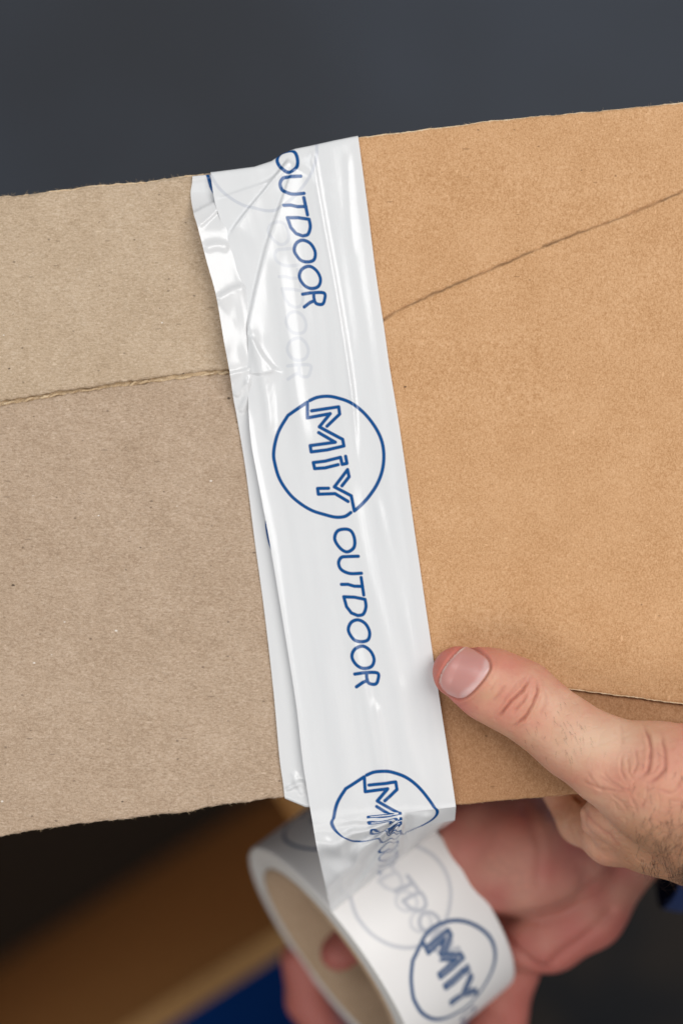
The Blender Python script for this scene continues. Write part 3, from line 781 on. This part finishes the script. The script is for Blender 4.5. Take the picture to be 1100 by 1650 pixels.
H1 = Field()
H1.chain([(738, 1083, 35, 41), (790, 1104, 44, 54.5), (838, 1126, 45, 57), (885, 1163, 46, 53.5), (925, 1194, 54, 57), (985, 1229, 66, 66), (1060, 1262, 76, 94), (1160, 1296, 60, 128), (1300, 1330, 50, 118), (1480, 1375, 40, 124)], 20, 20, .86)
H1.chain([(1105, 1360, 10, 66), (1050, 1350, -2, 56), (985, 1347, -55, 46), (938, 1322, -145, 40), (882, 1235, -226, 35), (800, 1180, -226, 30)], 16, 16)
H1.chain([(1110, 1345, -55, 55), (1030, 1325, -110, 44), (1005, 1285, -190, 40), (965, 1200, -228, 36), (890, 1130, -226, 31)], 14, 6)
H1.chain([(1140, 1340, -80, 55), (1080, 1325, -140, 42), (1062, 1265, -205, 38), (1035, 1180, -228, 34), (985, 1110, -226, 29)], 14, 6)
H1.chain([(1170, 1340, -90, 52), (1130, 1315, -160, 38), (1118, 1250, -215, 34), (1095, 1180, -226, 30), (1060, 1130, -224, 26)], 14, 6)
H1.chain([(985, 1312, 8, 44), (1040, 1335, 5, 58)], 14, 12)
H1.chain([(943, 1310, 0, 9), (952, 1328, -6, 15), (978, 1345, -10, 24)], 6, 10)
H1.cut = box_cut
lo = [130, -700, -275]; hi = [955, -190, 200]
V1, Q1 = surface_nets(H1, lo, hi, 3.4)
V1 = project(H1, V1, 1)
V1, Q1 = subdivide(V1, Q1)
V1 = project(H1, V1, 2)
N1 = grad(H1, V1, 1.5); N1 /= np.linalg.norm(N1, axis=1)[:, None] + 1e-9
px, py = proj(V1)
front = ss(-.05, .25, N1[:, 2])
def L1(*p): return [(680 + a * .2364, 1020 + b * .2364) for a, b in p]
def L2(*p): return [(860 + a * .2182, 1120 + b * .2182) for a, b in p]
CR = [(L1((728, 300), (690, 380), (600, 470), (500, 588)), 3.4, 1.9), (L1((782, 320), (785, 390), (740, 510), (680, 592), (605, 650)), 3.2, 2.0), (L1((722, 398), (690, 460), (620, 545)), 2.2, 1.7),
      (L1((572, 350), (530, 400), (475, 475)), 1.2, 2.2), (L1((500, 330), (455, 400)), .8, 2.0), (L1((650, 330), (600, 400), (540, 470)), .7, 2.0), (L1((830, 380), (850, 450), (800, 560)), .8, 2.4),
      (L2((800, 226), (850, 330), (857, 450), (830, 560), (770, 615)), 3.0, 2.8), (L2((935, 280), (960, 400), (966, 520), (920, 600), (830, 645)), 2.6, 2.8), (L2((740, 395), (757, 500), (722, 595)), 1.4, 2.0),
      (L2((645, 450), (640, 560), (680, 640)), 1.3, 2.0), (L2((690, 440), (700, 560), (725, 610)), 1.0, 1.8), (L2((1100, 590), (1060, 680), (1010, 722), (890, 690)), 1.5, 2.0), (L2((350, 630), (500, 690), (690, 712)), 1.2, 2.2),
      (L2((480, 600), (600, 675), (720, 700)), 1.1, 2.0), (L2((500, 560), (560, 630), (640, 680)), .9, 2.0), (L2((1000, 770), (1050, 785), (1100, 782)), 1.2, 2), (L2((380, 560), (440, 640), (520, 720)), .8, 2.2),
      (L2((820, 660), (830, 740), (790, 820)), .9, 2), (L2((700, 720), (740, 800), (760, 880)), .8, 2), (L2((560, 720), (640, 790), (700, 870)), .8, 2), (L2((900, 700), (930, 800), (900, 900)), .8, 2), (L2((640, 200), (650, 300), (640, 380)), .7, 3),
      (L2((345, 790), (430, 930), (560, 1040), (660, 1150)), 1.6, 4.0), (L2((300, 740), (350, 800)), 3, 3)]
disp = np.zeros(len(V1)); line = np.zeros(len(V1))
wx = px + vnoise(px / 9, py / 9, 1) * 1.1; wy = py + vnoise(px / 9, py / 9, 5) * 1.1
for pl, am, w in CR:
    pl = catmull(pl, 5)
    m = (px > pl[:, 0].min() - 25) & (px < pl[:, 0].max() + 25) & (py > pl[:, 1].min() - 25) & (py < pl[:, 1].max() + 25)
    dd, tt, _ = polydist(wx[m], wy[m], pl)
    tp = ss(0, .22, tt) * (1 - ss(.78, 1, tt)) * .85 + .15 * (dd < 20)
    disp[m] += np.where(px[m] > 920, .75, 1.2) * tp * am * (-np.exp(-(dd / w) ** 2) + .42 * np.exp(-((dd - w * 2.4) / (w * 1.3)) ** 2))
    line[m] = np.maximum(line[m], tp * min(1, am / 3.2) * np.exp(-(dd / (w * .8)) ** 2))
# fine web of wrinkles over the wrist and the thumb's back
wr = ss(930, 1010, px) * ss(1190, 1260, py)
disp += -.9 * wr * np.exp(-(vnoise(px / 20 + py / 26, (py - px * .4) / 9, 3) / .12) ** 2) - .5 * (1 - wr) * ss(800, 880, px) * np.exp(-(vnoise(px / 16, py / 7 + px / 30, 7) / .10) ** 2)
disp += .8 * vnoise(V1[:, 0] / 22, V1[:, 1] / 22, V1[:, 2] / 22)
# nail bed: sink the skin under the nail and raise the fold around it
NAIL = np.array([(747, 1043), (727, 1060), (711, 1084), (707, 1101), (715, 1114), (729, 1122), (741, 1125), (754, 1120), (772, 1103), (786, 1084), (789, 1073), (784, 1061), (771, 1051), (758, 1045)], float)
NL = catmull(NAIL, 6, True)
def inside(x, y, poly):
    r = np.zeros(np.shape(x), bool); n_ = len(poly)
    for i in range(n_ - 1):
        (x0, y0), (x1, y1) = poly[i], poly[i + 1]
        c = ((y0 > y) != (y1 > y)) & (x < (x1 - x0) * (y - y0) / (y1 - y0 + 1e-12) + x0); r ^= c
    return r
m = (px > 690) & (px < 810) & (py > 1020) & (py < 1140)
dn = np.full(len(px), 99.); dn[m] = polydist(px[m], py[m], NL)[0]; ins = np.zeros(len(px), bool); ins[m] = inside(px[m], py[m], NL)
prox = ss(735, 765, px + (py - 1085) * .3)
disp += np.where(ins, -2.0 * ss(0, 6, dn), 0) + np.where(~ins, (1.0 + 2.4 * prox) * np.exp(-((dn - 5) / 4.5) ** 2) - 2.2 * np.exp(-(dn / 2.2) ** 2), 0)
line = np.maximum(line, np.where(~ins, .8 * np.exp(-(dn / 3.0) ** 2) * ss(.0, .3, .3 + 0 * px), 0))
V1s = V1 + N1 * (disp * front)[:, None]
tip = 1 - ss(735, 800, px + (py - 1080) * .25)
knuck = np.exp(-(((px - 835) / 38) ** 2 + ((py - 1125) / 48) ** 2))
upper = np.exp(-(((px - 800) / 55) ** 2 + ((py - 1062) / 22) ** 2))
wrist = np.exp(-(((px - 1030) / 60) ** 2 + ((py - 1250) / 26) ** 2))
red = np.clip(.92 * tip + .28 * knuck + .45 * upper + .30 * wrist + .10 + .2 * vnoise(px / 22, py / 22, 2) + .25 * ss(1085, 1110, px) * (1 - ss(1190, 1230, py)), 0, .85)
tan_shade = np.clip(.74 * ss(1255, 1360, py) * ss(940, 1020, px) + .20 * ss(1150, 1210, py) * (1 - ss(900, 960, px)) * ss(770, 800, px) + .25 * np.exp(-(((px - 778) / 16) ** 2 + ((py - 1122) / 10) ** 2)), 0, .8)  # browner lower thumb and hand: hair tone plus shade put into the colour
pale = np.clip(.75 * np.exp(-(((px - 965) / 75) ** 2 + ((py - 1190) / 42) ** 2)) + .35 * np.exp(-(((px - 890) / 40) ** 2 + ((py - 1130) / 25) ** 2)), 0, .8)
HAND = thing('hand', 'right hand pressing its thumb on the kraft flap beside the tape', 'hand', metres(pt(1060, 1262, 0)))
mk('skin', V1s, Q1, m_skin, HAND, attrs={'red': red, 'tan': tan_shade, 'pale': pale, 'line': np.clip(line, 0, 1) * front})

def top_height(f, x, y, h0=170, h1=-60, st=3.0):
    hs = np.arange(h0, h1, -st); res = np.full(len(x), np.nan); prev = None
    for h in hs:
        c = f(pt(x, y, h))
        if prev is not None:
            hit = np.isnan(res) & (c < 0) & (prev >= 0)
            res[hit] = (h + st * (-c / (prev - c)))[hit]
        prev = c
    return res
# thumbnail
nx_, ny_ = 46, 46
ths = np.linspace(0, 1, nx_)
cxn, cyn = NL[:-1].mean(0)
rr = np.linspace(0, 1, 22); per = NL[:-1][::1]
Xn = cxn + (per[None, :, 0] - cxn) * rr[:, None]; Yn = cyn + (per[None, :, 1] - cyn) * rr[:, None]
Hn = top_height(H1, Xn.ravel(), Yn.ravel()).reshape(Xn.shape)
Hn = np.where(np.isnan(Hn), np.nanmin(Hn), Hn)
Xn2 = cxn + (per[None, :, 0] - cxn) * np.minimum(rr, 1)[:, None]
dome = 2.6 * (1 - rr[:, None] ** 6) - 1.0 * (rr[:, None] ** 20)
Vn = pt(Xn, Yn, Hn + dome)
axn = np.array([-.90, -.43]); s_ = (Xn - cxn) * axn[0] + (Yn - cyn) * axn[1]
dl = polydist(Xn, Yn, catmull([(752, 1123), (772, 1106), (787, 1083), (790, 1070)], 6))[0]
lun = (1 - ss(7, 15, dl)) * .9
de = polydist(Xn, Yn, catmull([(747, 1043), (727, 1060), (711, 1084), (707, 1101)], 6))[0]
mk('fingernail', Vn.reshape(-1, 3), grid_faces(22, len(per), True), m_nail, HAND, attrs={'lunula': lun.ravel(), 'edge': ((1 - ss(.6, 2.4, de)) * .8).ravel()})

# hairs
def hairs(n_, xf, yf, mask, dirf, Lf, r):
    x = xf(n_); y = yf(n_); k = mask(x, y) > rng.random(n_); x, y = x[k], y[k]
    h = top_height(H1, x, y, 190, -120, 4.0); ok = ~np.isnan(h); x, y, h = x[ok], y[ok], h[ok]
    B = pt(x, y, h); Nn = grad(H1, B, 1.5); Nn /= np.linalg.norm(Nn, axis=1)[:, None]
    dx, dy = dirf(x, y); dv = np.stack([dx, -dy, np.zeros_like(dx)], -1)
    dv -= (dv * Nn).sum(1)[:, None] * Nn; dv /= np.linalg.norm(dv, axis=1)[:, None] + 1e-9
    L = Lf(x, y) * rng.uniform(.5, 1.15, len(x)); tt = np.linspace(0, 1, 6)
    curl = rng.normal(0, .16, (len(x), 3))
    pts = B[:, None] + dv[:, None] * (L[:, None] * tt)[..., None] + Nn[:, None] * ((L * .20)[:, None] * np.sin(tt * 2.2)[None])[..., None] + curl[:, None] * (L[:, None] * tt ** 2)[..., None]
    a_ = Nn; b_ = np.cross(dv, Nn); ph = np.array([0, 2.094, 4.189])
    rad_ = r * (1 - .8 * tt)
    R_ = pts[:, :, None] + (np.cos(ph)[None, None, :, None] * a_[:, None, None] + np.sin(ph)[None, None, :, None] * b_[:, None, None]) * rad_[None, :, None, None]
    f0 = grid_faces(6, 3, True)
    F = (f0[None] + (np.arange(len(x)) * 18)[:, None, None]).reshape(-1, 4)
    return R_.reshape(-1, 3), F
U_ = lambda a, b: (lambda n_: rng.uniform(a, b, n_))
m1 = lambda x, y: ss(1280, 1390, y) * ss(1000, 1085, x) ** 1.2 * .95 + .10 * ss(1000, 1060, x) * ss(1200, 1260, y)
d1 = lambda x, y: (rng.normal(-.15, .3, len(x)) - .2 * ss(1060, 1100, x), rng.normal(1, .35, len(x)))
A1 = hairs(1500, U_(960, 1180), U_(1200, 1440), m1, d1, lambda x, y: 20 + 24 * ss(1300, 1400, y), .27)
m2 = lambda x, y: np.exp(-(((x - 905) / 38) ** 2 + ((y - 1180) / 34) ** 2)) * .75
d2 = lambda x, y: (rng.normal(.25, .3, len(x)), np.ones(len(x)))
A2 = hairs(300, U_(845, 985), U_(1105, 1250), m2, d2, lambda x, y: 14 + 0 * x, .2)
mk('arm_hair', np.concatenate([A1[0], A2[0]]), np.concatenate([A1[1], A2[1] + len(A1[0])]), m_hair, HAND, kind='stuff')

# the other hand, behind the roll
H2 = Field()
c_ = lambda P_: (550 + P_[0] * D / (D - P_[2]), 825 - P_[1] * D / (D - P_[2]), P_[2])
H2.chain([(765, 1350, -345, 92), (800, 1378, -345, 100), (850, 1372, -335, 112), (910, 1370, -350, 100)], 30, 30)
H2.chain([(815, 1515, -410, 58), (880, 1500, -390, 72), (938, 1456, -390, 80), (985, 1380, -400, 82)], 25, 14)
H2.chain([(900, 1340, -390, 110), (1010, 1320, -420, 100), (1160, 1310, -430, 98), (1350, 1330, -430, 105)], 30, 30)
# thumb through the core
tp = np.array([-4, -832, -478.])
H2.chain([(*c_(tp), 36), (*c_(tp + RA * 60), 41), (*c_(tp + RA * 170), 40), (*c_(tp + RA * 270), 46), (840, 1430, -470, 70)], 12, 24)
# fingers round the outside of the roll
H2.chain([(487, 1545, -655, 43), (500, 1610, -668, 46), (545, 1700, -660, 48), (680, 1785, -650, 50), (770, 1700, -560, 44), (812, 1600, -470, 42), (850, 1510, -400, 50)], 16, 10)
H2.chain([(640, 1800, -560, 44), (770, 1765, -540, 44), (818, 1670, -500, 34), (822, 1580, -450, 38), (860, 1500, -400, 50)], 16, 6)
V2, Q2 = surface_nets(H2, [-180, -1250, -780], [1050, -360, -215], 9.0)
V2 = project(H2, V2, 1); V2, Q2 = subdivide(V2, Q2); V2 = project(H2, V2, 2)
N2 = grad(H2, V2, 2.5); N2 /= np.linalg.norm(N2, axis=1)[:, None] + 1e-9
p2x, p2y = proj(V2)
disp = np.zeros(len(V2))
for pl, am, w in (([(770, 1487), (830, 1478), (900, 1462), (960, 1430), (990, 1395)], 7, 10), ([(800, 1500), (840, 1540), (870, 1562)], 7, 7), ([(880, 1560), (930, 1520), (985, 1470)], 6, 8), ([(845, 1300), (868, 1360), (866, 1420)], 3, 9)):
    dd = polydist(p2x, p2y, catmull(pl, 5))[0]; disp -= am * np.exp(-(dd / w) ** 2)
disp += 4 * vnoise(V2[:, 0] / 40, V2[:, 1] / 50, V2[:, 2] / 50)
V2 = V2 + N2 * (disp * ss(-.1, .3, N2[:, 2]))[:, None]
red2 = np.clip(.6 + .5 * (1 - ss(520, 620, p2x)) + .3 * ss(1450, 1520, p2y) + .35 * vnoise(p2x / 40, p2y / 40, 1) - .15 * np.exp(-(((p2x - 810) / 60) ** 2 + ((p2y - 1390) / 60) ** 2)), 0, .95)
HAND2 = thing('hand', 'blurred hand holding the tape roll from behind, one finger inside the core', 'hand', metres(pt(900, 1400, -400)))
z_ = np.zeros(len(V2))
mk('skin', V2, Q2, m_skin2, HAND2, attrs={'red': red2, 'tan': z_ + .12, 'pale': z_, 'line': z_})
# dark sleeve round the forearm of that hand
tt = np.linspace(0, 1, 24); ph = np.linspace(0, 2 * np.pi, 49)[:-1]
c0_ = pt(1085, 1330, -430); c1_ = pt(1600, 1420, -430)
cc = c0_ + (c1_ - c0_) * tt[:, None]; dv = (c1_ - c0_) / np.linalg.norm(c1_ - c0_); s1 = np.cross(dv, [0, 0, 1]); s2 = np.cross(s1, dv)
Rr = 150 + 14 * tt[:, None] + 5 * vnoise(tt[:, None] * 9, np.cos(ph) * 2 + 3, np.sin(ph) * 2) + 6 * np.sin(tt[:, None] * 24 + ph * 2) * .5
outer = cc[:, None] + Rr[..., None] * (np.cos(ph)[None, :, None] * s1 + np.sin(ph)[None, :, None] * s2)
inner = cc[::-1][:, None] + (Rr[::-1] - 9)[..., None] * (np.cos(ph)[None, :, None] * s1 + np.sin(ph)[None, :, None] * s2)
Vs = np.concatenate([outer, inner]); mk('sleeve', Vs.reshape(-1, 3), grid_faces(48, 48, True), m_navy, HAND2)
